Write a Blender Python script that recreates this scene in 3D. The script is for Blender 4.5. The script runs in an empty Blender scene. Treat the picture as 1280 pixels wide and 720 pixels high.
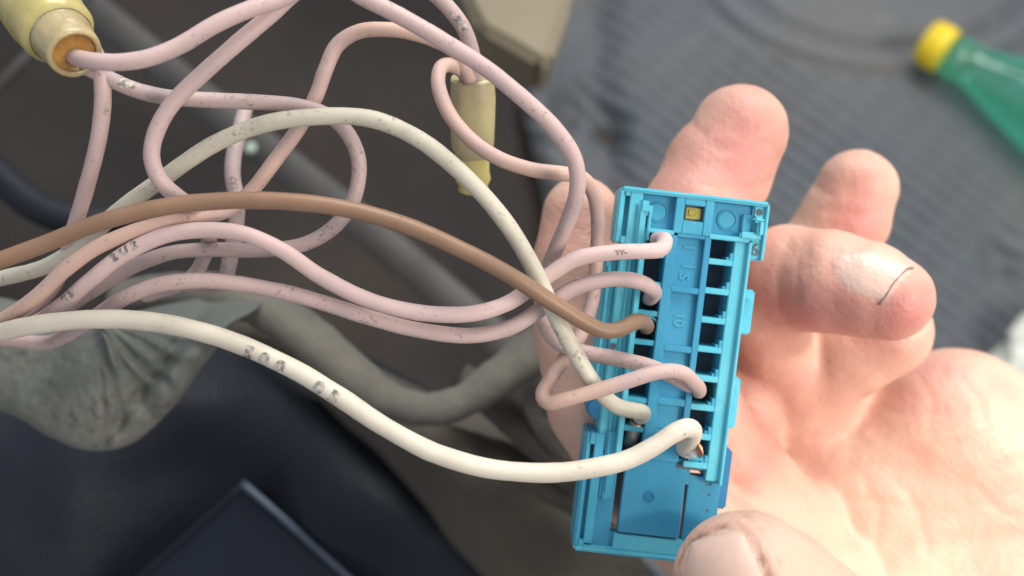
import bpy, bmesh, math, random
import numpy as np
from mathutils import Vector, Matrix, noise
random.seed(7); np.random.seed(7)
MM = 0.001
C = bpy.context.scene.collection
sc = bpy.context.scene

# ---------------------------------------------------------------- camera
cam_d = bpy.data.cameras.new('camera'); cam = bpy.data.objects.new('camera', cam_d); C.objects.link(cam)
cam.location = (0, 0, 0.60); TILT = math.radians(24)
cam.rotation_euler = (TILT, 0, 0)
cam_d.lens = 35; cam_d.sensor_width = 36; cam_d.clip_start = 0.005; cam_d.clip_end = 20
cam_d.dof.use_dof = True; cam_d.dof.focus_distance = 0.116; cam_d.dof.aperture_fstop = 18
sc.camera = cam
FPX = 1280 * 35 / 36
CO = np.array([0, 0, 0.60]); RT = np.array([1., 0, 0])
UP = np.array([0, math.cos(TILT), math.sin(TILT)]); FW = np.array([0, math.sin(TILT), -math.cos(TILT)])

def P(x, y, d):
    """point of the place seen at photo pixel x,y standing d mm along the view axis (metres out)"""
    d = d * MM
    return Vector(CO + FW * d + RT * ((x - 640) * d / FPX) + UP * ((360 - y) * d / FPX))
# ---------------------------------------------------------------- light
world = bpy.data.worlds.new('World'); sc.world = world; world.use_nodes = True
world.node_tree.nodes['Background'].inputs[0].default_value = (0.90, 0.93, 1.0, 1)
world.node_tree.nodes['Background'].inputs[1].default_value = 0.60
def area(name, loc, target, size, power, col):
    d = bpy.data.lights.new(name, 'AREA'); d.shape = 'DISK'; d.size = size; d.energy = power; d.color = col
    o = bpy.data.objects.new(name, d); C.objects.link(o); o.location = loc
    o.rotation_euler = (Vector(target) - Vector(loc)).to_track_quat('-Z', 'Y').to_euler(); return o
area('window_light', (0.25, 0.75, 1.15), (0.0, 0.06, 0.45), 0.75, 13, (1.0, 0.97, 0.92))
area('door_light', (0.75, -0.35, 1.05), (0.08, 0.03, 0.45), 0.45, 8, (1.0, 0.88, 0.76))
sp = bpy.data.lights.new('sun_patch', 'SPOT'); sp.energy = 40; sp.spot_size = math.radians(11); sp.spot_blend = 1.0; sp.shadow_soft_size = .05; sp.color = (1.0, .90, .74)
so = bpy.data.objects.new('sun_patch', sp); C.objects.link(so); so.location = (.55, -.10, 1.15)
so.rotation_euler = (P(1215, 650, 165) - so.location).to_track_quat('-Z', 'Y').to_euler()
sc.view_settings.view_transform = 'Standard'; sc.view_settings.look = 'None'
sc.view_settings.exposure = 0.0; sc.view_settings.gamma = 1.0; sc.view_settings.use_curve_mapping = False
try:
    sc.cycles.max_bounces = 8; sc.cycles.transparent_max_bounces = 16; sc.cycles.use_denoising = True
except Exception: pass

# ---------------------------------------------------------------- helpers
def on_floor(x, y, h=0.0):
    v = FW + RT * ((x - 640) / FPX) + UP * ((360 - y) / FPX)
    t = (h - CO[2]) / v[2]
    return Vector(CO + v * t)
def tag(o, label=None, cat=None, group=None, kind=None):
    if label: o['label'] = label
    if cat: o['category'] = cat
    if group: o['group'] = group
    if kind: o['kind'] = kind
    return o
def empty(name, loc, label, cat, group=None):
    o = bpy.data.objects.new(name, None); C.objects.link(o); o.location = loc; o.empty_display_size = 0.005
    return tag(o, label, cat, group)
def link(name, bm, m, parent=None, smooth=True, origin=None, recalc=True):
    if recalc: bmesh.ops.recalc_face_normals(bm, faces=bm.faces)
    me = bpy.data.meshes.new(name)
    if origin is not None: bmesh.ops.translate(bm, verts=bm.verts, vec=-Vector(origin))
    bm.to_mesh(me); bm.free()
    for p in me.polygons: p.use_smooth = smooth
    if m: me.materials.append(m)
    o = bpy.data.objects.new(name, me); C.objects.link(o)
    if origin is not None: o.location = origin
    if parent: o.parent = parent
    return o
def spline(pts, step):
    """Catmull-Rom through the points (np n x k), resampled every step metres (first 3 comps)"""
    p = np.array(pts, float); n = len(p)
    q = np.vstack([2 * p[0] - p[1], p, 2 * p[-1] - p[-2]]); out = []
    for i in range(n - 1):
        a, b, c, d = q[i], q[i + 1], q[i + 2], q[i + 3]
        # centripetal parametrisation keeps sharp bends round
        t = [0]
        for u, v in ((a, b), (b, c), (c, d)): t.append(t[-1] + max(np.linalg.norm((v - u)[:3]), 1e-7) ** 0.5)
        for s in np.linspace(t[1], t[2], 24, endpoint=False):
            A1 = (t[1]-s)/(t[1]-t[0])*a + (s-t[0])/(t[1]-t[0])*b
            A2 = (t[2]-s)/(t[2]-t[1])*b + (s-t[1])/(t[2]-t[1])*c
            A3 = (t[3]-s)/(t[3]-t[2])*c + (s-t[2])/(t[3]-t[2])*d
            B1 = (t[2]-s)/(t[2]-t[0])*A1 + (s-t[0])/(t[2]-t[0])*A2
            B2 = (t[3]-s)/(t[3]-t[1])*A2 + (s-t[1])/(t[3]-t[1])*A3
            out.append((t[2]-s)/(t[2]-t[1])*B1 + (s-t[1])/(t[2]-t[1])*B2)
    out.append(p[-1]); out = np.array(out)
    L = np.concatenate([[0], np.cumsum(np.linalg.norm(np.diff(out[:, :3], axis=0), axis=1))])
    m = max(2, int(L[-1] / step)); s = np.linspace(0, L[-1], m + 1)
    return np.stack([np.interp(s, L, out[:, k]) for k in range(out.shape[1])], 1), s
def tube(bm, pts, rad, seg=16, cap=True, wob=0.0, flat=1.0, seed=0.0):
    n = len(pts); tan = np.gradient(pts, axis=0); tan /= np.linalg.norm(tan, axis=1)[:, None] + 1e-12
    v = np.cross(tan[0], [0.3, 0.5, 0.8]); v /= np.linalg.norm(v); rings = []
    L = 0; uv = bm.loops.layers.uv.verify()
    Ls = []
    for i in range(n):
        v = v - tan[i] * np.dot(v, tan[i]); v /= np.linalg.norm(v); w = np.cross(tan[i], v)
        if i: L += np.linalg.norm(pts[i] - pts[i - 1])
        Ls.append(L); r = rad[i] if hasattr(rad, '__len__') else rad
        if wob: r *= 1 + wob * noise.noise((L * 260, seed, 0)) + wob * .5 * noise.noise((L * 900, seed, 3))
        rings.append([bm.verts.new(pts[i] + r * (math.cos(a) * v + flat * math.sin(a) * w)) for a in [2 * math.pi * k / seg for k in range(seg)]])
    for i in range(n - 1):
        for k in range(seg):
            f = bm.faces.new((rings[i][k], rings[i][(k + 1) % seg], rings[i + 1][(k + 1) % seg], rings[i + 1][k]))
            for lp, (li, kk) in zip(f.loops, ((i, k), (i, k + 1), (i + 1, k + 1), (i + 1, k))): lp[uv].uv = (Ls[li] * 100, kk / seg)
    if cap:
        for rg in (rings[0], rings[-1]): bm.faces.new(rg)
def lathe(bm, prof, origin, axis, seg=32, ref=(0, 0, 1), sq=1.0):
    """prof: (distance along axis, radius)"""
    ax = Vector(axis).normalized(); v = ax.cross(Vector(ref)).normalized(); w = ax.cross(v); o = Vector(origin); rings = []
    for (t, r) in prof:
        rings.append([bm.verts.new(o + ax * t + v * (r * math.cos(2*math.pi*k/seg)) + w * (r * sq * math.sin(2*math.pi*k/seg))) for k in range(seg)])
    for a, b in zip(rings, rings[1:]):
        for k in range(seg): bm.faces.new((a[k], a[(k+1) % seg], b[(k+1) % seg], b[k]))
    return rings
def interp_grid(g, n, axis):
    g = np.moveaxis(np.array(g, float), axis, 0); m = len(g); q = np.concatenate([[2*g[0]-g[1]], g, [2*g[-1]-g[-2]]]); out = []
    for t in np.linspace(0, m - 1, n):
        i = min(int(t), m - 2); s = t - i; a, b, c, d = q[i], q[i+1], q[i+2], q[i+3]
        out.append(0.5*((2*b)+(-a+c)*s+(2*a-5*b+4*c-d)*s*s+(-a+3*b-3*c+d)*s**3))
    return np.moveaxis(np.array(out), 0, axis)
def sheet(bm, rows, nu, nv, thick, disp=None):
    """smooth sheet with real thickness through a control grid of (px, py, depth)"""
    g = interp_grid(interp_grid(rows, nv, 0), nu, 1); top = []; bot = []
    for j in range(nv):
        a = []; b = []
        for i in range(nu):
            x, y, d = g[j, i]; k = disp(x, y) if disp else 0
            a.append(bm.verts.new(P(x, y, d + k))); b.append(bm.verts.new(P(x, y, d + k + thick)))
        top.append(a); bot.append(b)
    for j in range(nv - 1):
        for i in range(nu - 1):
            bm.faces.new((top[j][i], top[j][i+1], top[j+1][i+1], top[j+1][i])); bm.faces.new((bot[j][i], bot[j+1][i], bot[j+1][i+1], bot[j][i+1]))
    for j in range(nv - 1):
        for i in (0, nu - 1): bm.faces.new((top[j][i], top[j+1][i], bot[j+1][i], bot[j][i]))
    for i in range(nu - 1):
        for j in (0, nv - 1): bm.faces.new((top[j][i], top[j][i+1], bot[j][i+1], bot[j][i]))

# ---------------------------------------------------------------- materials
def mat(name, col, col2=None, scale=100, rough=0.5, bump=0.0, bscale=600, sss=0.0, sssr=0.001, spec=0.5, detail=6, specks=None, speck_scale=900, speck_t=0.62, lo=0.4, hi=0.65, **kw):
    m = bpy.data.materials.new(name); m.use_nodes = True; nt = m.node_tree; N = nt.nodes; L = nt.links
    b = N['Principled BSDF']; b.inputs['Roughness'].default_value = rough; b.inputs['Specular IOR Level'].default_value = spec
    b.inputs['Base Color'].default_value = (*col, 1)
    tc = N.new('ShaderNodeTexCoord'); last = None
    if col2:
        n = N.new('ShaderNodeTexNoise'); n.inputs['Scale'].default_value = scale; n.inputs['Detail'].default_value = detail
        L.new(tc.outputs['Object'], n.inputs['Vector'])
        r = N.new('ShaderNodeValToRGB'); r.color_ramp.elements[0].position = lo; r.color_ramp.elements[1].position = hi
        r.color_ramp.elements[0].color = (*col, 1); r.color_ramp.elements[1].color = (*col2, 1)
        L.new(n.outputs['Fac'], r.inputs['Fac']); last = r.outputs['Color']
        rr = N.new('ShaderNodeMapRange'); rr.inputs['To Min'].default_value = max(rough - .1, .02); rr.inputs['To Max'].default_value = min(rough + .12, 1)
        L.new(n.outputs['Fac'], rr.inputs['Value']); L.new(rr.outputs[0], b.inputs['Roughness'])
    if specks:
        n = N.new('ShaderNodeTexNoise'); n.inputs['Scale'].default_value = speck_scale; n.inputs['Detail'].default_value = 4; n.inputs['Roughness'].default_value = .6
        L.new(tc.outputs['Object'], n.inputs['Vector'])
        n2 = N.new('ShaderNodeTexNoise'); n2.inputs['Scale'].default_value = speck_scale / 6; L.new(tc.outputs['Object'], n2.inputs['Vector'])
        ad = N.new('ShaderNodeMath'); ad.operation = 'MULTIPLY_ADD'; ad.inputs[1].default_value = .45; L.new(n2.outputs['Fac'], ad.inputs[0]); 
        sb = N.new('ShaderNodeMath'); sb.operation = 'SUBTRACT'; sb.inputs[1].default_value = .225; L.new(n.outputs['Fac'], sb.inputs[0]); L.new(sb.outputs[0], ad.inputs[2])
        mr = N.new('ShaderNodeMapRange'); mr.inputs['From Min'].default_value = speck_t; mr.inputs['From Max'].default_value = speck_t + .09; mr.inputs['To Max'].default_value = .62
        L.new(ad.outputs[0], mr.inputs['Value'])
        mx = N.new('ShaderNodeMix'); mx.data_type = 'RGBA'; mx.inputs[7].default_value = (*specks, 1); L.new(mr.outputs[0], mx.inputs[0])
        if last: L.new(last, mx.inputs[6])
        else: mx.inputs[6].default_value = (*col, 1)
        last = mx.outputs[2]
    if last: L.new(last, b.inputs['Base Color'])
    if bump:
        n = N.new('ShaderNodeTexNoise'); n.inputs['Scale'].default_value = bscale; n.inputs['Detail'].default_value = 5; L.new(tc.outputs['Object'], n.inputs['Vector'])
        bp = N.new('ShaderNodeBump'); bp.inputs['Strength'].default_value = 1; bp.inputs['Distance'].default_value = bump; L.new(n.outputs['Fac'], bp.inputs['Height']); L.new(bp.outputs[0], b.inputs['Normal'])
    if sss:
        b.inputs['Subsurface Weight'].default_value = sss; b.inputs['Subsurface Scale'].default_value = sssr; b.inputs['Subsurface Radius'].default_value = kw.get('srad', (1, .5, .35))
    if 'trans' in kw: b.inputs['Transmission Weight'].default_value = kw['trans']; b.inputs['IOR'].default_value = kw.get('ior', 1.45)
    if 'metal' in kw: b.inputs['Metallic'].default_value = kw['metal']
    return m

M = {}
M['pink'] = mat('pink_wire_insulation', (.52, .39, .375), (.40, .315, .32), 130, .52, .00003, 2200, .12, .0006, .35, specks=(.24, .185, .175), speck_t=.61, speck_scale=2000, lo=.48, hi=.78)
M['peach'] = mat('peach_wire_insulation', (.53, .37, .31), (.44, .34, .35), 90, .52, .00003, 2200, .12, .0006, .35, specks=(.20, .14, .12), speck_t=.64, speck_scale=2000, lo=.45, hi=.7)
M['rose'] = mat('rose_wire_insulation', (.60, .45, .43), (.50, .385, .385), 90, .50, .00003, 2200, .12, .0006, .35, specks=(.25, .19, .18), speck_t=.68, speck_scale=2000, lo=.45, hi=.72)
M['mauve'] = mat('mauve_wire_insulation', (.43, .335, .325), (.30, .245, .255), 140, .52, .00003, 2200, .12, .0006, .35, specks=(.15, .12, .115), speck_t=.61, speck_scale=2000, lo=.45, hi=.75)
M['white'] = mat('white_wire_insulation', (.60, .565, .475), (.46, .415, .345), 90, .50, .00003, 2200, .12, .0006, .35, specks=(.30, .24, .18), speck_t=.67, speck_scale=2000, lo=.48, hi=.75)
M['olive'] = mat('ivory_wire_insulation', (.56, .535, .44), (.39, .37, .30), 110, .48, .00003, 2200, .12, .0006, .35, specks=(.22, .20, .15), speck_t=.62, speck_scale=2000, lo=.48, hi=.75)
M['brown'] = mat('brown_wire_insulation', (.26, .155, .098), (.20, .125, .082), 80, .42, .00003, 2200, .1, .0005, .4, specks=(.13, .08, .05), speck_t=.67, speck_scale=2000)
M['ink'] = mat('worn_grey_ink', (.14, .14, .14), (.50, .45, .40), 1300, .6, lo=.42, hi=.60)
M['ink_brown'] = mat('worn_faint_ink', (.20, .15, .14), (.34, .27, .26), 1800, .6)
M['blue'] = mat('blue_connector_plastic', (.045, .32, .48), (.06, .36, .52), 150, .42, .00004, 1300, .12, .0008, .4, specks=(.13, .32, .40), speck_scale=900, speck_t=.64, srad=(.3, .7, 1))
M['blue_edge'] = mat('edge_highlight_blue_plastic', (.085, .46, .60), (.12, .50, .62), 200, .45, .00004, 1500, .12, .0008, .4, specks=(.24, .48, .54), speck_scale=1100, speck_t=.64, srad=(.3, .7, 1))  # paler copy of the blue: edge highlights put into the colour
M['blue_deep'] = mat('shaded_blue_plastic', (.012, .16, .34), (.018, .20, .38), 120, .45, .00003, 1500)  # darker copy of the blue: shade of the lower parts put into the colour
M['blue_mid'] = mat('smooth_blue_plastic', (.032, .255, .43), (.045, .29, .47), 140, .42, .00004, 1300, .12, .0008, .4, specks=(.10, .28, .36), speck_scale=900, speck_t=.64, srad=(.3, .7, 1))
M['hole'] = mat('cavity_shade_and_dark_marks', (.07, .085, .11), (.10, .12, .15), 400, .6)  # dark grey paints the shade in cavities and slots, also colours small marks
M['seal'] = mat('white_wire_seal', (.62, .68, .70), None, rough=.35, sss=.2, sssr=.0008)
M['copper'] = mat('bare_copper', (.80, .38, .20), None, rough=.25, metal=1.0)
M['brass'] = mat('brass_terminal', (.45, .40, .10), (.25, .22, .08), 500, .4, metal=.6)
M['crimp'] = mat('steel_crimp_barrel', (.34, .31, .27), (.22, .19, .16), 500, .4, metal=.5)
M['boot'] = mat('yellowed_clear_vinyl', (.46, .41, .17), (.37, .32, .13), 120, .28, .0003, 300, .5, .003, srad=(1, .8, .3))
M['boot_rim'] = mat('clouded_vinyl_rim', (.42, .35, .20), (.30, .24, .12), 150, .25, .0004, 400, .5, .003, srad=(1, .8, .4))
M['wax'] = mat('amber_sealant', (.46, .25, .06), (.22, .12, .04), 400, .2, .0005, 500, .5, .002)
M['boot2'] = mat('dusty_olive_vinyl', (.42, .38, .20), (.34, .30, .18), 180, .35, .00015, 350, .5, .003, srad=(1, .8, .3))
M['boot2b'] = mat('yellow_vinyl_tail', (.50, .46, .17), (.42, .38, .15), 180, .3, .00015, 350, .5, .003, srad=(1, .8, .3))
M['mat'] = mat('blue_grey_rubber', (.078, .092, .108), (.112, .111, .112), 5, .55, .0004, 200, specks=(.17, .17, .16), speck_scale=60, speck_t=.64)
M['carpet'] = mat('dark_brown_carpet', (.036, .027, .022), (.052, .041, .034), 14, .95, .0012, 300)
M['kick'] = mat('brown_felt_lining', (.027, .022, .019), (.015, .0135, .014), 10, .95, .001, 300)
M['strap'] = mat('grey_bracket_paint', (.060, .060, .058), (.040, .040, .039), 40, .65)
M['navy'] = mat('navy_grained_plastic', (.0045, .007, .014), (.009, .012, .020), 16, .55, .0004, 900, spec=.30)
M['navy2'] = mat('navy_smooth_plastic', (.003, .006, .014), (.005, .008, .018), 16, .45, .0002, 900, spec=.30)
M['ridge'] = mat('pale_navy_edge', (.055, .080, .12), (.03, .045, .075), 30, .35)  # paler blue grey than the panel around the lid
M['dusty'] = mat('olive_brown_dusty_trim', (.052, .046, .036), (.075, .065, .050), 22, .8, .0005, 500)
M['rag'] = mat('dusty_grey_rubber', (.085, .095, .088), (.135, .14, .125), 40, .8, .0004, 500, specks=(.06, .06, .055), speck_scale=420, speck_t=.60)
M['sleeve'] = mat('dusty_grey_loom_sleeve', (.125, .12, .10), (.08, .077, .066), 45, .75, .0003, 500, specks=(.05, .05, .045), speck_scale=300, speck_t=.66)
M['beige'] = mat('beige_plastic', (.24, .21, .145), (.28, .245, .17), 20, .6)
M['cap'] = mat('yellow_bottle_cap', (.80, .60, .02), None, rough=.4)
M['pet'] = mat('green_clear_plastic', (.93, 1, .98), None, rough=.06, trans=1.0, ior=1.25)
nt_ = M['pet'].node_tree
ts_ = nt_.nodes.new('ShaderNodeBsdfTransparent'); ts_.inputs[0].default_value = (.86, .99, .955, 1); gs_ = nt_.nodes.new('ShaderNodeBsdfGlossy'); gs_.inputs['Roughness'].default_value = .12; fr_ = nt_.nodes.new('ShaderNodeFresnel'); fr_.inputs['IOR'].default_value = 1.5
ms_ = nt_.nodes.new('ShaderNodeMixShader'); ms_.inputs[0].default_value = .05; tl_ = nt_.nodes.new('ShaderNodeBsdfTranslucent'); tl_.inputs[0].default_value = (.25, .95, .72, 1); m0_ = nt_.nodes.new('ShaderNodeMixShader'); m0_.inputs[0].default_value = .20; nt_.links.new(ts_.outputs[0], m0_.inputs[1]); nt_.links.new(tl_.outputs[0], m0_.inputs[2]); nt_.links.new(m0_.outputs[0], ms_.inputs[1]); nt_.links.new(gs_.outputs[0], ms_.inputs[2])
nt_.links.new(ms_.outputs[0], nt_.nodes['Material Output'].inputs['Surface'])
M['bag'] = mat('crumpled_white_film', (.62, .64, .58), (.50, .53, .47), 30, .35, .002, 60)
M['nail'] = mat('fingernail', (.62, .46, .40), (.54, .38, .32), 160, .50, .00004, 700, .3, .0015, .35, srad=(1, .5, .35))
M['grime'] = mat('dark_grime', (.20, .13, .10), (.34, .22, .18), 900, .8)

# skin: pigment attribute 'flush' (red of tips and knuckles), 'grime' (dirt in the creases)
def skin_material():
    m = bpy.data.materials.new('skin'); m.use_nodes = True; nt = m.node_tree; N = nt.nodes; L = nt.links; b = N['Principled BSDF']
    tc = N.new('ShaderNodeTexCoord')
    n = N.new('ShaderNodeTexNoise'); n.inputs['Scale'].default_value = 120; n.inputs['Detail'].default_value = 5; L.new(tc.outputs['Object'], n.inputs['Vector'])
    at = N.new('ShaderNodeAttribute'); at.attribute_name = 'flush'
    ag = N.new('ShaderNodeAttribute'); ag.attribute_name = 'grime'
    ad = N.new('ShaderNodeMath'); ad.operation = 'MULTIPLY_ADD'; ad.inputs[1].default_value = .9; L.new(n.outputs['Fac'], ad.inputs[0])
    sb = N.new('ShaderNodeMath'); sb.operation = 'SUBTRACT'; sb.inputs[1].default_value = .50; L.new(at.outputs['Fac'], sb.inputs[0]); L.new(sb.outputs[0], ad.inputs[2])
    r = N.new('ShaderNodeValToRGB'); r.color_ramp.elements[0].color = (.60, .42, .335, 1); r.color_ramp.elements[1].color = (.49, .205, .18, 1)
    e = r.color_ramp.elements.new(.45); e.color = (.58, .36, .285, 1); r.color_ramp.elements[0].position = 0; L.new(ad.outputs[0], r.inputs[0])
    mx = N.new('ShaderNodeMix'); mx.data_type = 'RGBA'; mx.inputs[7].default_value = (.20, .13, .09, 1); L.new(r.outputs[0], mx.inputs[6])
    ng = N.new('ShaderNodeTexNoise'); ng.inputs['Scale'].default_value = 700; L.new(tc.outputs['Object'], ng.inputs['Vector'])
    mg = N.new('ShaderNodeMath'); mg.operation = 'MULTIPLY'; mr = N.new('ShaderNodeMapRange'); mr.inputs['From Min'].default_value = .3; mr.inputs['From Max'].default_value = .6
    L.new(ng.outputs['Fac'], mr.inputs['Value']); L.new(mr.outputs[0], mg.inputs[0]); L.new(ag.outputs['Fac'], mg.inputs[1]); L.new(mg.outputs[0], mx.inputs[0]); ap = N.new('ShaderNodeAttribute'); ap.attribute_name = 'plate'; mp = N.new('ShaderNodeMix'); mp.data_type = 'RGBA'; mp.inputs[7].default_value = (.66, .47, .41, 1)
    L.new(ap.outputs['Fac'], mp.inputs[0]); L.new(mx.outputs[2], mp.inputs[6]); L.new(mp.outputs[2], b.inputs['Base Color'])
    rg = N.new('ShaderNodeMapRange'); rg.inputs['To Min'].default_value = .48; rg.inputs['To Max'].default_value = .34; L.new(ap.outputs['Fac'], rg.inputs['Value']); L.new(rg.outputs[0], b.inputs['Roughness'])
    b.inputs['Roughness'].default_value = .48; b.inputs['Specular IOR Level'].default_value = .42
    b.inputs['Subsurface Weight'].default_value = .45; b.inputs['Subsurface Radius'].default_value = (1, .38, .22); b.inputs['Subsurface Scale'].default_value = .0022
    v = N.new('ShaderNodeTexVoronoi'); v.inputs['Scale'].default_value = 1500; L.new(tc.outputs['Object'], v.inputs['Vector'])
    w = N.new('ShaderNodeTexNoise'); w.inputs['Scale'].default_value = 450; w.inputs['Detail'].default_value = 8; L.new(tc.outputs['Object'], w.inputs['Vector'])
    s = N.new('ShaderNodeMath'); s.operation = 'MULTIPLY_ADD'; s.inputs[1].default_value = .35; L.new(v.outputs['Distance'], s.inputs[0]); L.new(w.outputs['Fac'], s.inputs[2])
    wv = N.new('ShaderNodeTexWave'); wv.inputs['Scale'].default_value = 330; wv.inputs['Distortion'].default_value = 4; wv.inputs['Detail'].default_value = 1; wv.inputs['Detail Scale'].default_value = .25; wv.bands_direction = 'DIAGONAL'; L.new(tc.outputs['Object'], wv.inputs['Vector'])
    v2 = N.new('ShaderNodeTexVoronoi'); v2.feature = 'DISTANCE_TO_EDGE'; v2.inputs['Scale'].default_value = 1100; L.new(tc.outputs['Object'], v2.inputs['Vector'])
    m2 = N.new('ShaderNodeMapRange'); m2.inputs['From Max'].default_value = .12; m2.inputs['To Max'].default_value = .10; L.new(v2.outputs['Distance'], m2.inputs['Value'])
    a2 = N.new('ShaderNodeMath'); a2.operation = 'ADD'; L.new(s.outputs[0], a2.inputs[0]); L.new(m2.outputs[0], a2.inputs[1])
    a3 = N.new('ShaderNodeMath'); a3.operation = 'MULTIPLY_ADD'; a3.inputs[1].default_value = .05; L.new(wv.outputs['Fac'], a3.inputs[0]); L.new(a2.outputs[0], a3.inputs[2]); s = a3
    bp = N.new('ShaderNodeBump'); bp.inputs['Distance'].default_value = .00017; bp.inputs['Strength'].default_value = .8; L.new(s.outputs[0], bp.inputs['Height']); L.new(bp.outputs[0], b.inputs['Normal'])
    return m
M['skin'] = skin_material()

# ================================================================ the setting
# floor of the footwell: carpet sheet
bm = bmesh.new()
n = 60
vs = [[bm.verts.new((-1.6 + 3.2*i/n, -1.2 + 3.0*j/n, -0.012 + 0.006*noise.noise((i*.35, j*.35, 0)))) for i in range(n+1)] for j in range(n+1)]
for j in range(n):
    for i in range(n): bm.faces.new((vs[j][i], vs[j][i+1], vs[j+1][i+1], vs[j+1][i]))
tag(link('floor', bm, M['carpet']), kind='structure', label='dark brown carpet of the footwell floor')

# ribbed rubber floor mat: moulded ribs, a smooth heel pad edged by curved grooves
def seg_d(p, a, b):
    ab = (b[0]-a[0], b[1]-a[1]); t = max(0, min(1, ((p[0]-a[0])*ab[0]+(p[1]-a[1])*ab[1])/(ab[0]**2+ab[1]**2)))
    return math.hypot(p[0]-a[0]-t*ab[0], p[1]-a[1]-t*ab[1])
A0 = on_floor(700, 20); A1 = on_floor(960, 215); dr = (A1 - A0).normalized(); nr = Vector((-dr.y, dr.x, 0))
padc = on_floor(1095, -60); dents = [(on_floor(715, 135), .011), (on_floor(752, 150), .012), (on_floor(765, 170), .010), (on_floor(1245, 330), .012), (on_floor(700, 150), .009)]
left_edge = [on_floor(*q) for q in ((655, -80), (662, 60), (650, 130), (668, 200), (690, 300), (700, 480), (690, 760))]
bm = bmesh.new(); step = .0022; x0, x1 = 0.0, .62; y0, y1 = .02, .60
nx = int((x1-x0)/step); ny = int((y1-y0)/step); G = []
ey = sorted([(p.y, p.x) for p in left_edge])
ex = lambda y: float(np.interp(y, [e[0] for e in ey], [e[1] for e in ey]))
for j in range(ny+1):
    y = y0 + j*step; row = []; xe = ex(y)
    for i in range(nx+1):
        x = xe + (x1-xe)*i/nx
        s = (x-A0.x)*nr.x + (y-A0.y)*nr.y; u = (x-A0.x)*dr.x + (y-A0.y)*dr.y
        e = math.hypot((x-padc.x)/1.25, y-padc.y)
        rib = max(0, math.sin(s*2*math.pi/.0120 + .5*noise.noise((u*12, s*8, 0))))**.8 * .0048 * (1 + .5*noise.noise((x*14, y*14, 9)))
        rib *= .72 + .28*(math.sin(u*2*math.pi/.024) > -.55)
        k = min(1, max(0, (e-.118)/.012)); h = .006 + rib*k
        if e < .118: h = .008
        for rr in (.094, .118): h -= .0055*math.exp(-((e-rr)/.0042)**2)
        h += .004*noise.noise((x*9, y*9, 5))
        for c, r in dents: h -= .012*math.exp(-((x-c.x)**2+((y-c.y)*.6)**2)/r**2)
        w = (x - xe)
        h += .010*math.exp(-((w-.012)/.012)**2) - .008*math.exp(-((w-.05)/.014)**2)
        if w < .003: h -= .006
        row.append(bm.verts.new((x, y, h)))
    G.append(row)
for j in range(ny):
    for i in range(nx): bm.faces.new((G[j][i], G[j][i+1], G[j+1][i+1], G[j+1][i]))
tag(link('rubber_floor_mat', bm, M['mat']), 'blue grey ribbed rubber floor mat lying on the carpet', 'floor mat')

# brown felt lined side of the tunnel behind the wires
bm = bmesh.new()
sheet(bm, [[(-160, -120, 420), (100, -120, 440), (350, -120, 460), (600, -120, 500)],
           [(-160, 120, 400), (100, 120, 430), (350, 120, 450), (640, 120, 520)],
           [(-160, 360, 380), (100, 360, 400), (350, 360, 430), (660, 360, 520)],
           [(-160, 640, 360), (100, 640, 380), (380, 640, 400), (690, 640, 500)]], 60, 50, 8, lambda x, y: 9*noise.noise((x*.006, y*.006, 1)))
tag(link('tunnel_wall', bm, M['kick']), kind='structure', label='brown felt lined footwell wall behind the wires')

def bar(bm, pts, w, t, step=.004):
    """flat strip following px/depth points, width w and thickness t in mm"""
    q, s = spline([P(*p) for p in pts], step); tan = np.gradient(q, axis=0); prev = None
    for p, tn in zip(q, tan):
        tn /= np.linalg.norm(tn); side = np.cross(tn, FW); side /= np.linalg.norm(side); nn = np.cross(side, tn)
        r = [bm.verts.new(p + side*a*w*MM/2 + nn*b*t*MM/2) for a, b in ((-1, -.6), (-.9, -1), (.9, -1), (1, -.6), (1, .6), (.9, 1), (-.9, 1), (-1, .6))]
        if prev:
            for k in range(8): bm.faces.new((prev[k], prev[(k+1) % 8], r[(k+1) % 8], r[k]))
        else: bm.faces.new(r)
        prev = r
    bm.faces.new(prev)
bm = bmesh.new(); bar(bm, [(40, -50, 340), (130, 22, 335), (260, 130, 325), (420, 255, 320), (560, 370, 315), (640, 440, 312)], 11, 5)
tag(link('metal_bracket', bm, M['strap'], origin=P(300, 160, 322)), 'long grey metal strap running diagonally behind all the wires', 'bracket')
bm = bmesh.new(); q, s = spline([P(*p) for p in [(-30, 190, 262), (5, 225, 260), (45, 258, 258), (95, 276, 258), (160, 274, 262), (230, 262, 270)]], .003)
tube(bm, q, .0042, 14, True, .05); tag(link('rubber_hose', bm, M['navy'], origin=P(45, 258, 258)), 'dark navy rubber hose curving behind the pink wires at left', 'hose')
bm = bmesh.new(); q, s = spline([P(*p) for p in [(-30, 140, 300), (20, 85, 300), (75, 30, 302), (130, -30, 305)]], .003)
tube(bm, q, .0016, 10); tag(link('thin_cable', bm, M['strap'], origin=P(20, 85, 300)), 'thin grey cable crossing the dark corner below the yellow boot', 'cable')
# small pale greenish stud
bm = bmesh.new(); bmesh.ops.create_uvsphere(bm, u_segments=16, v_segments=10, radius=.0019); 
for v in bm.verts: v.co.z *= .6
bmesh.ops.translate(bm, verts=bm.verts, vec=P(313, 185, 300))
tag(link('rivet', bm, mat('pale_rivet', (.35, .42, .36), None, rough=.3), origin=P(313, 185, 300)), 'small pale rivet on the grey strap behind the ivory wire', 'rivet')

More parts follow.
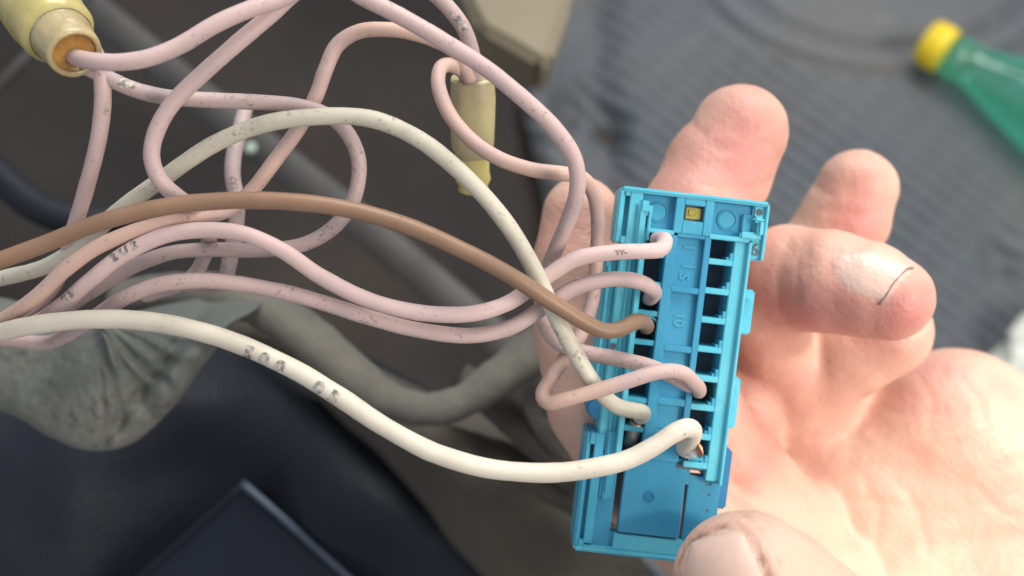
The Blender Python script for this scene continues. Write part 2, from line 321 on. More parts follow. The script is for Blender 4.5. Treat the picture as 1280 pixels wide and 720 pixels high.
# beige plastic block at the top
bm = bmesh.new(); poly = [(560, -60), (585, 10), (600, 38), (640, 60), (676, 82), (688, 78), (700, 45), (715, 5), (722, -60)]
f = [bm.verts.new(P(x, y, 330)) for x, y in poly]; b = [bm.verts.new(P(x, y, 330) + Vector(FW)*.05) for x, y in poly]
bm.faces.new(f); bm.faces.new(b[::-1])
for i in range(len(poly)): bm.faces.new((f[i], f[(i+1) % len(poly)], b[(i+1) % len(poly)], b[i]))
bmesh.ops.recalc_face_normals(bm, faces=bm.faces); bmesh.ops.bevel(bm, geom=[e for e in bm.edges], offset=.003, segments=3, affect='EDGES')
tag(link('plastic_block', bm, M['beige'], origin=P(640, 20, 340), smooth=False), 'blurred beige plastic block with a pointed lower corner at the top', 'trim block')

# lower left panel
bm = bmesh.new()
sheet(bm, [[(-160, 430, 250), (60, 440, 245), (260, 420, 240), (420, 430, 240), (560, 500, 255), (700, 560, 290)],
           [(-160, 520, 232), (60, 520, 226), (260, 510, 226), (430, 520, 222), (580, 560, 232), (740, 600, 270)],
           [(-160, 620, 226), (60, 620, 222), (260, 600, 232), (430, 620, 208), (600, 660, 215), (790, 680, 250)],
           [(-160, 720, 222), (60, 720, 224), (230, 720, 236), (430, 740, 222), (620, 740, 206), (830, 740, 240)],
           [(-160, 840, 222), (60, 840, 230), (230, 840, 238), (430, 860, 236), (620, 840, 212), (850, 840, 236)]], 90, 70, 5, lambda x, y: 1.5*noise.noise((x*.012, y*.012, 3)))
panel = tag(link('lower_dash_panel', bm, M['navy'], origin=P(300, 600, 225)), 'large dark navy grained plastic panel filling the lower left', 'dashboard panel')
bm = bmesh.new()
pl = [(303, 606, 219), (470, 752, 215), (520, 850, 214), (40, 850, 216), (165, 728, 218)]
f = [bm.verts.new(P(*p)) for p in pl]; b = [bm.verts.new(P(x, y, d + 5)) for x, y, d in pl]
bm.faces.new(f); bm.faces.new(b[::-1])
for i in range(5): bm.faces.new((f[i], f[(i+1) % 5], b[(i+1) % 5], b[i]))
bmesh.ops.recalc_face_normals(bm, faces=bm.faces); bmesh.ops.bevel(bm, geom=[e for e in bm.edges], offset=.0012, segments=2, affect='EDGES')
lid = link('lid', bm, M['navy2'], panel, smooth=False); lid.location = -panel.location
bm = bmesh.new(); q, s = spline([P(*p) for p in [(303, 604, 217.5), (345, 640, 216.5), (400, 690, 215.5), (470, 752, 213.5)]], .002); tube(bm, q, .0008, 10)
o = link('raised_edge', bm, M['ridge'], panel); o.location = -panel.location; o['label'] = 'pale blue grey right edge of the lid'
bm = bmesh.new(); q, s = spline([P(*p) for p in [(301, 608, 218), (270, 636, 217.5), (220, 680, 217), (165, 730, 216.5)]], .002); tube(bm, q, .0005, 8)
o = link('raised_edge', bm, M['navy'], panel); o.location = -panel.location

# olive brown dusty trim under the connector
bm = bmesh.new()
sheet(bm, [[(300, 395, 230), (430, 440, 215), (560, 500, 205), (660, 520, 206), (760, 540, 215)],
           [(330, 440, 226), (450, 500, 206), (560, 550, 200), (660, 580, 200), (770, 600, 208)],
           [(420, 520, 220), (510, 580, 204), (600, 630, 199), (700, 660, 199), (800, 690, 206)],
           [(520, 640, 214), (590, 690, 204), (670, 740, 200), (760, 780, 202), (850, 800, 208)],
           [(600, 760, 214), (660, 790, 208), (730, 830, 206), (800, 860, 206), (880, 880, 210)]], 60, 60, 4, lambda x, y: 2*noise.noise((x*.015, y*.015, 8)))
tag(link('dusty_trim', bm, M['dusty'], origin=P(600, 600, 204)), 'olive brown dusty trim sheet below the long white wire', 'trim')

# grey rubber flap
bm = bmesh.new()
def ragd(x, y): return -2.6*math.exp(-((x-128-(y-405)*.28)/9)**2)*max(0, 1-(y-400)/170) + (.45*math.sin(math.atan2(y-395, x-118)*26+2*noise.noise((x*.03, y*.03, 1))) if x > 128 else 0) + 1.8*math.exp(-((x-215+(y-440)*.75)/12)**2) + 1.5*noise.noise((x*.022 + y*.012, y*.015, 2)) + .5*noise.noise((x*.06+y*.03, y*.03, 4)) + .16*noise.noise((x*.16, y*.10, 7))
sheet(bm, [[(-120, 360, 172), (0, 372, 168), (60, 388, 166), (115, 396, 160), (140, 396, 160), (210, 380, 168), (270, 370, 172), (330, 365, 176)],
           [(-120, 400, 156), (0, 410, 153), (60, 414, 152), (115, 404, 150), (145, 410, 150), (215, 402, 156), (275, 392, 160), (325, 382, 166)],
           [(-120, 445, 152), (0, 452, 150), (60, 462, 149), (115, 462, 147), (160, 455, 149), (220, 438, 150), (272, 412, 153), (305, 396, 160)],
           [(-120, 485, 152), (0, 495, 150), (60, 520, 150), (115, 535, 149), (165, 522, 150), (215, 485, 150), (256, 440, 152), (285, 412, 158)],
           [(-120, 500, 155), (0, 513, 154), (60, 544, 153), (110, 562, 152), (165, 553, 153), (217, 508, 153), (258, 452, 155), (283, 420, 160)],
           [(-120, 498, 164), (0, 511, 163), (60, 541, 162), (110, 558, 161), (162, 549, 162), (213, 506, 162), (254, 450, 163), (280, 420, 166)]], 130, 90, 2.5, ragd)
tag(link('rubber_boot_flap', bm, M['rag'], origin=P(120, 480, 150)), 'wrinkled dusty grey rubber flap rolled under the wires at lower left', 'rubber flap')

# loom sleeve, folded
def sleeve(name, pts, rad, m, label, cat, flat=.7, wob=.12):
    bm = bmesh.new(); q, s = spline([list(P(*p[:3])) + [p[3] * p[2] / FPX * MM] for p in pts], .0015)
    tube(bm, q[:, :3], q[:, 3], 24, True, wob, flat, pts[0][0]); return tag(link(name, bm, m, origin=P(*pts[len(pts)//2][:3])), label, cat)
sleeve('loom_sleeve', [(150, 372, 180, 30), (240, 366, 176, 34), (320, 380, 172, 32), (385, 420, 170, 32), (435, 462, 170, 30), (480, 497, 171, 26), (530, 512, 172, 24), (575, 503, 173, 24), (625, 470, 175, 28), (680, 428, 178, 32), (740, 380, 182, 34)], 0, M['sleeve'],
       'thick dusty grey wiring sleeve sagging below the lower pink wire', 'cable sleeve')
sleeve('loom_sleeve', [(250, 425, 186, 20), (330, 415, 184, 20), (400, 455, 182, 20), (460, 505, 182, 22), (540, 545, 184, 24), (640, 580, 188, 26), (720, 620, 192, 28)], 0, M['dusty'],
       'brown wiring sleeve running below the thick grey sleeve', 'cable sleeve')
sleeve('trim_strut', [(575, 470, 183, 22), (620, 505, 184, 26), (665, 545, 186, 28), (715, 590, 190, 30)], 0, M['dusty'], 'olive brown strut running down from the sagging grey sleeve', 'strut')
sleeve('wire_clip', [(690, 468, 184, 9), (668, 480, 183, 10), (662, 502, 182, 10), (672, 532, 182, 9), (692, 562, 184, 8), (706, 580, 186, 8)], 0, M['sleeve'], 'bent grey clip seen left of the finger behind the connector', 'clip', .6, .03)

# bottle on the floor
base = on_floor(1166, 55, .030); tip = on_floor(1420, 200, .040)
ax = (tip - base).normalized()
bt = empty('plastic_bottle', base, 'green clear plastic bottle with a yellow cap lying on the mat', 'bottle')
bm = bmesh.new(); lathe(bm, [(.012, .0135), (.018, .0135), (.020, .0155), (.023, .0155), (.024, .0135), (.034, .0145), (.060, .022), (.100, .032), (.140, .036), (.160, .036), (.166, .0345), (.172, .036), (.30, .036), (.31, .028), (.305, .0)], (0, 0, 0), ax, 48)
o = link('bottle_body', bm, M['pet'], bt); md = o.modifiers.new('s', 'SOLIDIFY'); md.thickness = .0009; md.offset = -1
bm = bmesh.new(); lathe(bm, [(-.006, .0), (-.006, .0135), (-.004, .0152), (.010, .0155), (.0115, .0155), (.0115, .0140), (.0, .0138)], (0, 0, 0), ax, 36)
cap = link('bottle_cap', bm, M['cap'], bt)
bm = bmesh.new()
side = ax.cross(Vector((0, 0, 1))).normalized(); w2 = ax.cross(side)
for k in range(36):
    a = 2*math.pi*k/36; c = side*math.cos(a) + w2*math.sin(a); t = c.cross(ax)
    vs = [bm.verts.new(ax*z + c*r + t*s) for z in (-.003, .010) for r, s in ((.0152, -.0005), (.0161, 0), (.0152, .0005))]
    bm.faces.new((vs[0], vs[1], vs[4], vs[3])); bm.faces.new((vs[1], vs[2], vs[5], vs[4])); bm.faces.new((vs[0], vs[2], vs[1])); bm.faces.new((vs[3], vs[4], vs[5]))
link('cap_knurling', bm, M['cap'], cap)['kind'] = 'stuff'

# crumpled white film
bm = bmesh.new(); bmesh.ops.create_icosphere(bm, subdivisions=5, radius=.045)
for v in bm.verts:
    n_ = v.co.normalized(); v.co *= 1 + .30*noise.noise(v.co*38) + .22*abs(noise.noise(v.co*95)) ; v.co.z *= .5
p0 = on_floor(1345, 488, .025); bmesh.ops.translate(bm, verts=bm.verts, vec=p0)
tag(link('plastic_bag', bm, M['bag'], origin=p0, smooth=False), 'crumpled white plastic bag on the floor behind the palm', 'bag')

# ================================================================ the blue connector
conn = empty('wire_connector', P(778, 232, 122), 'blue plastic multi-pin connector housing held between thumb and fingers', 'connector')
ang = math.radians(6.45); sx = RT*math.cos(ang) - UP*math.sin(ang); sy = -UP*math.cos(ang) - RT*math.sin(ang)
Rm = Matrix((sx, sy, np.cross(sx, sy))).transposed()
tilt = Matrix.Rotation(math.radians(3.0), 3, 'X')
Rl = Rm @ tilt
conn.rotation_euler = Rl.to_euler()
def cpt(u, v, w): return conn.location + Rl @ Vector((u*MM, v*MM, w*MM))
def box(bm, u0, v0, w0, u1, v1, w1, bev=.1, seg=2):
    r = bmesh.ops.create_cube(bm, size=1)
    for v in r['verts']:
        v.co = Vector(((u0 if v.co.x < 0 else u1), (v0 if v.co.y < 0 else v1), (w0 if v.co.z < 0 else w1)))*MM
    if bev:
        es = list({e for v in r['verts'] for e in v.link_edges})
        bmesh.ops.bevel(bm, geom=es, offset=bev*MM, segments=seg, affect='EDGES')
def cpart(name, boxes, m='blue', label=None, parent=None, bev=.1, extra=None):
    bm = bmesh.new()
    for b in boxes: box(bm, *b, bev=bev) if len(b) == 6 else box(bm, *b[:6], bev=b[6])
    if extra: extra(bm)
    o = link(name, bm, M[m], parent or conn, smooth=False)
    if label: o['label'] = label
    me = o.data
    for p in me.polygons: p.use_smooth = False
    return o
def cyl(bm, u, v, w0, w1, r, seg=28, bev=0):
    res = bmesh.ops.create_cone(bm, cap_ends=True, segments=seg, radius1=r*MM, radius2=(r-bev)*MM, depth=(w1-w0)*MM)
    bmesh.ops.translate(bm, verts=res['verts'], vec=Vector((u, v, (w0+w1)/2))*MM)
def ring(bm, u, v, w, r, t, h, seg=36, a0=0, a1=360):
    n = seg; prev = None; full = a1-a0 >= 360
    for k in range(n+1):
        a = math.radians(a0+(a1-a0)*k/n); c, s = math.cos(a), math.sin(a)
        q = [bm.verts.new(Vector((u+c*rr, v+s*rr, ww))*MM) for rr, ww in ((r-t/2, w), (r-t/4, w-h), (r+t/4, w-h), (r+t/2, w))]
        if prev:
            for i in range(4): bm.faces.new((prev[i], prev[(i+1) % 4], q[(i+1) % 4], q[i]))
        prev = q
ROW = [6.16 + 3.63*k for k in range(8)]
D = 9.0
# outer walls and the end rim
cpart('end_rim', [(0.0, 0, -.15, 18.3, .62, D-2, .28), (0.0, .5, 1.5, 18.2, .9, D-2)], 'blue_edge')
cpart('header_floor', [(2.4, .6, 1.0, 16.4, 5.0, D-2)], 'blue_mid')
def circ(bm):
    for (u, v) in ((4.85, 2.75), (13.4, 2.75)): cyl(bm, u, v, .82, 1.05, 1.15, 32, .08)
o = cpart('moulding_mark', [], 'blue', extra=lambda bm: (cyl(bm, 4.85, 2.7, .93, 1.05, 1.0, 32, .08), ring(bm, 4.85, 2.7, 1.02, 1.15, .16, .2)))
o = cpart('moulding_mark', [], 'blue', extra=lambda bm: (cyl(bm, 13.4, 2.7, .93, 1.05, 1.0, 32, .08), ring(bm, 13.4, 2.7, 1.02, 1.15, .16, .2)))
cpart('window_frame', [(6.8, .65, -.05, 7.9, 5.0, 1.2), (10.4, .65, -.05, 11.5, 5.0, 1.2), (7.85, .65, -.02, 10.45, 1.45, 1.2), (7.85, 3.35, -.02, 10.45, 5.0, 1.2)], 'blue')
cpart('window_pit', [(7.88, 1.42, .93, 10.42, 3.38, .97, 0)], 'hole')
cpart('terminal', [(8.2, 1.7, .7, 10.1, 3.1, .95), (8.5, 1.9, .55, 9.4, 2.7, .75)], 'brass', 'dull yellow insert behind the small square window')
cpart('header_bar', [(3.4, 4.75, -.12, 7.0, 5.35, 1.6), (11.3, 4.65, -.12, 16.3, 5.25, 1.6)], 'blue_edge')
# left ear with its slot
cpart('ear', [(-.25, .3, .1, .55, 7.0, D-3, .22), (1.15, .6, .1, 2.7, 7.0, D-3), (.5, .6, .1, 1.2, 1.15, D-3), (.5, 6.1, .1, 1.2, 7.0, D-3), (.4, .9, 1.6, 1.3, 6.3, 2.2)], 'blue_edge')
cpart('clip', [(2.2, 1.5, -.75, 4.0, 3.3, .9, .5), (2.25, 2.2, -.65, 3.3, 7.1, 1.2, .3), (3.55, 2.6, -.45, 3.95, 6.4, .9, .14)], 'blue_edge')
# right ear, its clip and number
def rear(bm):
    pass
cpart('ear', [(16.4, .3, .45, 18.3, 7.3, D-3, .25), (17.9, .4, -.05, 18.3, 7.2, 1, .12)], 'blue_edge')
cpart('ear_hole_shade', [], 'hole', extra=lambda bm: cyl(bm, 17.15, 1.35, .42, .50, .42, 20))
cpart('clip', [(16.35, 1.9, -.75, 17.75, 2.7, .6, .3), (16.95, 2.2, -.7, 17.75, 4.4, .6, .3), (15.0, 3.9, -.35, 17.6, 4.9, .5, .25)], 'blue_edge')
cpart('side_slope', [(15.2, 1.8, .5, 16.5, 4.0, 1.1, .15)], 'blue')
def text_obj(name, s, size, m, parent, place, bold=.0, extrude=.0, subd=0, space=1.0):
    cu = bpy.data.curves.new(name, 'FONT'); cu.body = s; cu.size = size; cu.align_x = 'CENTER'; cu.align_y = 'CENTER'; cu.offset = bold; cu.extrude = extrude
    cu.resolution_u = 3; cu.space_character = space
    t = bpy.data.objects.new(name, cu); C.objects.link(t); dg = bpy.context.evaluated_depsgraph_get(); me = bpy.data.meshes.new_from_object(t.evaluated_get(dg))
    bpy.data.objects.remove(t); bm = bmesh.new(); bm.from_mesh(me); bpy.data.meshes.remove(me)
    if subd:
        bmesh.ops.triangulate(bm, faces=bm.faces); 
        for _ in range(subd): bmesh.ops.subdivide_edges(bm, edges=[e for e in bm.edges if e.calc_length() > size*.12], cuts=1); bmesh.ops.triangulate(bm, faces=bm.faces)
    for v in bm.verts: v.co = place(v.co)
    o = link(name, bm, m, parent, smooth=False, recalc=False); return o
def flat_text(s, size, u, v, w, rot, m='blue_deep', bold=.00003, name='moulded_lettering', parent=None):
    c, sn = math.cos(math.radians(rot)), math.sin(math.radians(rot))
    return text_obj(name, s, size*MM, M[m], parent or conn, lambda p: Vector(((u*MM + p.x*c + p.y*sn), (v*MM + p.x*sn - p.y*c), w*MM - p.z)), bold, .00008)
flat_text('6', 2.2, 17.2, 6.0, .42, 0, 'hole', .00002)
# centre spine
cpart('spine_rail', [(6.25, 5.3, .0, 7.5, 33.4, D)], 'blue_mid')
cpart('spine_rail', [(10.85, 5.0, -.02, 11.65, 30.5, D)], 'blue_mid')
cpart('spine_floor', [(7.45, 5.0, .75, 10.9, 33.3, D-1)], 'blue_mid')
for v0, v1 in ((4.95, 5.45), (11.5, 12.25), (18.8, 19.6), (25.4, 26.3), (29.4, 33.3)):
    cpart('spine_rib', [(7.4, v0, .04, 10.95, v1, 1.0)], 'blue_mid')
flat_text('1', 1.9, 9.1, 6.6, .70, 90, 'blue'); flat_text('/', 2.2, 9.3, 9.0, .70, 75, 'blue'); flat_text('S', 1.7, 8.9, 10.3, .70, 90, 'blue')
flat_text('10', 1.8, 8.9, 15.6, .70, 90, 'blue'); flat_text('8', 1.5, 8.9, 21.6, .70, 90, 'blue')
# cell rows: inner walls, ribs and dark bottoms
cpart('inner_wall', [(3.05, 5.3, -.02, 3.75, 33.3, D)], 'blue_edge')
for k in range(9):
    v = ROW[0] - 1.815 + 3.63*k
    if k == 0: continue
    cpart('cell_rib', [(3.7, v-.33, .22, 6.3, v+.33, D-.5, .08)], 'blue')
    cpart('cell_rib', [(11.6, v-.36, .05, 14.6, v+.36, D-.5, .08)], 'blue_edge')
for k in range(8):
    v = ROW[k]
    cpart('latch_step', [(14.2, v+.55, .3, 14.7, v+1.6, 3.0, .06), (13.8, v+1.1, .45, 14.3, v+1.6, 3.0, .06)], 'blue')
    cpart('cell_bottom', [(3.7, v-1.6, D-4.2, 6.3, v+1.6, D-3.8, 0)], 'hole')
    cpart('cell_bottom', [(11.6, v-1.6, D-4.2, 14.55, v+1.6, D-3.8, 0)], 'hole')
def arc(bm): ring(bm, 5.1, ROW[3]-.1, .9, 1.35, .35, .55, 26, 150, 390)
cpart('wire_guide', [], 'blue', extra=arc)
# right wall
cpart('right_wall', [(14.6, 5.2, .25, 16.3, 35.2, D), (16.2, 5.2, -.35, 16.62, 35.6, D, .12), (14.55, 34.2, .3, 16.0, 34.9, 2, .2)], 'blue_edge')
cpart('wall_shoulder', [(12.0, 32.2, .5, 14.7, 33.1, 2.0, .25), (13.2, 32.9, .6, 15.4, 34.2, 2.0, .3)], 'blue')
cpart('side_tab', [(16.5, 11.0, 1.6, 18.2, 16.6, D-2, .25), (16.7, 11.3, .9, 17.6, 12.3, 2, .2)], 'blue_edge')
cpart('side_tab', [(16.5, 22.2, 1.9, 17.9, 28.6, D-2, .25), (16.6, 22.6, 1.3, 17.4, 23.4, 2, .2)], 'blue_edge')
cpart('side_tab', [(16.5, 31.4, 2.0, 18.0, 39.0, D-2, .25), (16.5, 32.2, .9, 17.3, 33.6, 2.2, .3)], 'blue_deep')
# left flanks
cpart('left_flank', [(-.7, 9.2, 2.8, .9, 26.4, D-1, .2), (-.35, 10.0, 2.5, .1, 26.0, 3.0, .1)], 'blue_edge')
cpart('left_flank', [(.8, 7.2, 1.6, 3.1, 33.4, D-1, .2), (2.0, 8.0, 1.2, 2.35, 31.0, 1.8, .1)], 'blue_edge')
cpart('left_flank', [(-.9, 7.6, 3.4, .9, 10.0, D-1, .3)], 'blue')
cpart('flank_hole_shade', [], 'hole', extra=lambda bm: cyl(bm, 1.35, 19.9, 1.55, 1.62, .42, 18))
cpart('peg', [], 'blue_deep', extra=lambda bm: (cyl(bm, .35, 28.0, 2.2, D-2, 1.35, 28, .0), cyl(bm, .35, 28.0, 1.9, 2.2, 1.15, 28, .1), box(bm, .3, 26.9, 2.6, 3.0, 29.1, D-2)))
# lower left ear
cpart('ear', [(-.75, 31.0, 1.0, -.05, 45.6, D-1, .25), (.45, 31.0, 1.0, 1.6, 45.0, D-1), (-.2, 31.0, 1.0, .6, 32.4, D-1), (-.2, 44.6, 1.0, .6, 45.6, D-1), (-.3, 32.0, 2.3, .7, 45, D-1, 0)], 'blue')
cpart('clip', [(1.9, 30.4, .9, 3.5, 33.8, 2, .2), (1.75, 33.6, .8, 3.3, 39.3, D-2, .4), (2.2, 34.5, .5, 2.8, 38.4, 1, .2)], 'blue')
cpart('ear_hole_shade', [(.15, 32.5, 2.2, .75, 33.9, 2.3, 0)], 'hole')
# bottom plate with its two slots
cpart('bottom_plate', [(1.5, 33.0, 1.5, 3.75, 45.3, 3.2), (4.6, 33.0, 1.0, 12.3, 43.1, 2.6), (12.75, 35.0, 1.5, 16.9, 45.3, 3.2), (3.7, 33.0, 1.4, 4.65, 35.6, D-2), (11.85, 32.8, 1.2, 12.8, 36.2, D-2), (3.7, 43.4, 1.8, 13.0, 45.3, 3.4)], 'blue_mid')
cpart('bottom_rim', [(-.7, 45.2, .9, 17.3, 46.1, 5, .3), (4.2, 43.35, 1.15, 13.0, 45.4, 3.0)], 'blue_edge')
cpart('moulding_mark', [], 'blue_deep', extra=lambda bm: (ring(bm, 8.0, 38.2, 1.0, .6, .18, .14), cyl(bm, 8.0, 38.2, .93, 1.02, .35, 20)))
cpart('slot_shade', [(11.0, 33.4, .9, 14.4, 34.2, .98, 0)], 'hole')
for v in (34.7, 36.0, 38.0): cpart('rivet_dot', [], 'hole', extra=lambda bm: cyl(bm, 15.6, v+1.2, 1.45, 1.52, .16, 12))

# ================================================================ wires
def hole(u, row, w): 
    p = cpt(u, ROW[row], w); r = np.array(p) - CO; d = r @ FW
    return (640 + FPX*(r @ RT)/d, 360 - FPX*(r @ UP)/d, d/MM)
WIRES = {}; THIN = .90
def wire(key, pts, r, m, label, wob=.05, group=None, name='wire'):
    w3 = [P(*p) for p in pts]; q, s = spline([list(v) for v in w3], .0006)
    # slight kinks of old stiff wire
    for i in range(3): q[:, i] += np.array([.00022*noise.noise((L*70, i*9.1, len(pts)*1.7)) + .00004*noise.noise((L*300, i*5.1, len(pts)*2.7)) for L in s])*np.minimum(1, np.minimum(s, s[-1]-s)/.004)
    bm = bmesh.new(); r *= THIN; tube(bm, q, r*MM, 18, True, wob, 1.0, len(pts)*3.1)
    o = link(name, bm, M[m], origin=Vector(q[len(q)//2])); tag(o, label, 'wire', group)
    WIRES[key] = (o, q, s, r*MM); return o
def print_on(key, px, py, s, size, m='ink', up=0.0, bold=.00004, flip=False, space=1.0):
    o, q, L, r = WIRES[key]; rel = q - CO; d = rel @ FW; X = 640 + FPX*(rel @ RT)/d; Y = 360 - FPX*(rel @ UP)/d
    i = int(np.argmin((X-px)**2 + (Y-py)**2)); s0 = L[i]; sg = -1 if flip else 1
    if X[min(i+5, len(X)-1)] < X[max(i-5, 0)]: sg = -sg
    def place(p):
        t = s0 + sg*p.x; j = int(np.clip(np.searchsorted(L, t), 1, len(L)-1)); c = np.array([np.interp(t, L, q[:, k]) for k in range(3)])
        tn = q[min(j+2, len(q)-1)] - q[max(j-2, 0)]; tn = tn/np.linalg.norm(tn)*sg; n0 = CO - c; n0 -= tn*(n0 @ tn); n0 /= np.linalg.norm(n0); b = np.cross(n0, tn)
        a = (p.y + up*MM)/r; return Vector(c + (r*1.045)*(math.cos(a)*n0 + math.sin(a)*b)) - o.location
    return text_obj('printed_marking', s, size*MM, M[m], o, place, bold, 0, 3, space)

g = 'wires of the connector harness'
h = hole(5.35, 0, .3); h2 = hole(5.2, 0, 5)
wire('mid', [(-60, 430, 126), (0, 414, 123), (42, 404, 120), (76, 382, 117.5), (110, 352, 115.5), (155, 318, 114.5), (205, 294, 114), (255, 287, 113.5), (305, 292, 113), (350, 312, 113), (400, 345, 113), (460, 373, 113), (525, 390, 113.5), (585, 393, 114), (635, 380, 115), (678, 350, 115.5), (722, 323, 115), (770, 314, 114.5), (808, 313, 114.5), (826, 311, 115.5), (831, 300, 117.5), (h[0]-2, h[1]-1, 120.5), h, h2], 1.03, 'rose', 'pale pink wire with grey printing ending in the topmost left hole of the connector', group=g)
h = hole(5.2, 2, .8); h2 = hole(5.2, 2, 5)
wire('low', [(-60, 418, 140), (20, 424, 138), (56, 428, 136), (84, 420, 131), (112, 401, 124), (150, 374, 117), (200, 356, 115), (260, 351, 114.5), (320, 358, 114.5), (390, 374, 114.5), (460, 395, 115), (530, 414, 115.5), (590, 420, 116), (638, 409, 116.5), (680, 383, 116.5), (722, 357, 116), (765, 348, 116), (797, 352, 116.5), (813, 361, 118.5), (818, 367, 121), h, h2], 1.03, 'pink', 'lower of the two parallel pink wires, ending in the second filled left hole', group=g)
h = hole(5.1, 3, 1.0); h2 = hole(5.1, 3, 5)
wire('brown', [(-60, 342, 110), (0, 325, 109), (60, 303, 108.5), (130, 277, 108), (200, 259, 108), (270, 252, 108), (350, 252, 108), (425, 260, 108.5), (500, 279, 109), (570, 309, 109.5), (635, 344, 110.5), (690, 378, 112), (730, 401, 113.5), (755, 412, 114.5), (775, 410, 115.5), (792, 402, 117), (802, 402, 119.5), (807, 405, 122), h, h2], 1.06, 'brown', 'brown wire crossing the whole picture into the connector', group=g)
h = hole(5.7, 6, .8); h2 = hole(5.6, 6, 5)
wire('ivory', [(-60, 362, 128), (0, 347, 126), (60, 331, 124), (110, 300, 122), (150, 264, 120), (200, 225, 118), (255, 186, 116), (320, 158, 114), (390, 146, 112.5), (460, 148, 112), (520, 171, 112), (575, 213, 112), (625, 270, 112.5), (665, 332, 113.5), (697, 398, 115), (725, 450, 116), (750, 490, 117), (770, 508, 117.8), (790, 514, 118.5), (803, 516, 120.5), (h[0]+1, h[1]+3, 123.5), h2], 1.10, 'olive', 'dirty ivory wire arching over the top of the bundle', group=g)
hb = hole(13.2, 7, .8); hc = hole(13.3, 7, 5)
wire('white', [(-90, 450, 122), (-40, 428, 119), (0, 415, 117), (50, 405, 115), (110, 399, 113.5), (170, 400, 112.5), (235, 410, 111.5), (300, 430, 111), (360, 458, 110.5), (420, 493, 110), (480, 531, 110), (545, 566, 110), (610, 586, 110.5), (675, 592, 111), (735, 586, 111.5), (785, 573, 112), (820, 555, 112.5), (843, 540, 113), (857, 534.5, 113.8), (866, 538, 115.5), (864, 549, 117.5), (858, 557, 119.5), (858, 561, 121.5), (862, 562, 124)], 1.22, 'white', 'thick white wire with grey printing along the bottom, bare copper at its end', group=g)
W = WIRES['white'][0]
bm = bmesh.new(); bmesh.ops.create_uvsphere(bm, u_segments=18, v_segments=12, radius=.00085); bmesh.ops.scale(bm, verts=bm.verts, vec=(1, .95, 1.2)); bmesh.ops.translate(bm, verts=bm.verts, vec=P(866, 564, 119.3) - W.location)
link('wire_seal', bm, M['seal'], W)
for k in range(5):
    bm = bmesh.new(); c = [(861+2*k, 553+1.0*k, 118.6), (864+2*k, 548+1.5*k, 116.9+.1*k), (869+1.8*k, 549+2.2*k, 116.5+.2*k), (872+1.5*k, 556+2.4*k, 116.9), (870+1.2*k, 564+2*k, 119.0)]
    q, s = spline([list(P(*p)) for p in c], .0002); tube(bm, q, .00013, 8); bmesh.ops.translate(bm, verts=bm.verts, vec=-W.location); link('copper_strand', bm, M['copper'], W)
# crimp barrel below the ivory wire's end
I = WIRES['ivory'][0]; bm = bmesh.new(); q, s = spline([list(cpt(5.3, 29.0, 1.0)), list(cpt(5.1, 31.2, 2.2)), list(cpt(5.0, 32.4, 4))], .0006)
tube(bm, q, .0009, 12); bmesh.ops.translate(bm, verts=bm.verts, vec=-I.location); link('crimp_barrel', bm, M['crimp'], I)

# wires coming out of the yellow boot, top left
wire('top', [(86, 66, 109), (100, 73, 107), (122, 77, 105.5), (150, 78, 105), (185, 73, 105), (225, 57, 105.5), (270, 31, 106), (315, 11, 107), (350, 0, 108), (400, -30, 109), (430, -60, 110)], 1.02, 'pink', 'pink wire leaving the yellow boot and running up to the top edge', group=g)
wire('down', [(104, 46, 113), (113, 56, 111.5), (123, 76, 111), (128, 105, 111.5), (127, 145, 113), (119, 190, 115), (107, 235, 118), (93, 283, 121), (82, 325, 124), (66, 360, 128), (34, 392, 131), (0, 408, 134), (-60, 425, 140)], 1.02, 'pink', 'pink wire hanging steeply down from the yellow boot at left', group=g)
wire('loop', [(90, 76, 111), (112, 86, 111), (135, 97, 111.5), (165, 110, 112), (205, 120, 113), (250, 124, 114), (310, 127, 115), (365, 131, 116), (405, 142, 117), (432, 163, 118), (447, 195, 118.5), (447, 230, 119), (433, 265, 119.5), (405, 293, 120), (370, 308, 120.5), (320, 313, 121), (265, 311, 121.5), (215, 315, 122), (165, 334, 123), (115, 365, 124), (75, 390, 127), (35, 408, 130), (0, 416, 132), (-60, 430, 135)], 1.0, 'mauve', 'dirty mauve pink wire looping right round below the ivory wire', group=g)
wire('curl', [(460, -80, 112), (410, -40, 111), (368, -8, 110), (335, 22, 109.5), (295, 55, 109), (250, 95, 109), (215, 131, 109.5), (196, 165, 110), (191, 198, 110.5), (203, 227, 111.5), (225, 247, 113), (247, 262, 116), (262, 285, 120), (256, 320, 127), (240, 345, 134), (215, 360, 141), (182, 370, 149)], 1.02, 'pink', 'pink wire curling in a tall C from the top edge to the brown wire', group=g)
wire('diag', [(588, 100, 124), (580, 84, 122.5), (566, 63, 121), (545, 50, 119), (515, 40, 118), (480, 36, 117.5), (447, 40, 117.5), (422, 57, 117.5), (408, 87, 117.5), (397, 120, 118), (375, 160, 118.5), (345, 198, 119), (318, 232, 118.5), (292, 258, 117.5), (260, 270, 116), (215, 278, 115), (165, 290, 114.5), (120, 310, 114.5), (82, 338, 115), (45, 372, 116.5), (5, 398, 119), (-60, 432, 122)], 1.0, 'peach', 'peach pink wire running down diagonally from the olive boot to the left edge', group=g)
wire('back', [(308, 130, 136), (300, 160, 133), (292, 190, 131), (291, 222, 130), (297, 255, 130), (294, 295, 131), (285, 338, 133), (280, 352, 137), (262, 355, 143), (235, 357, 150)], 1.16, 'mauve', 'short length of mauve wire hanging behind the brown wire', group=g)
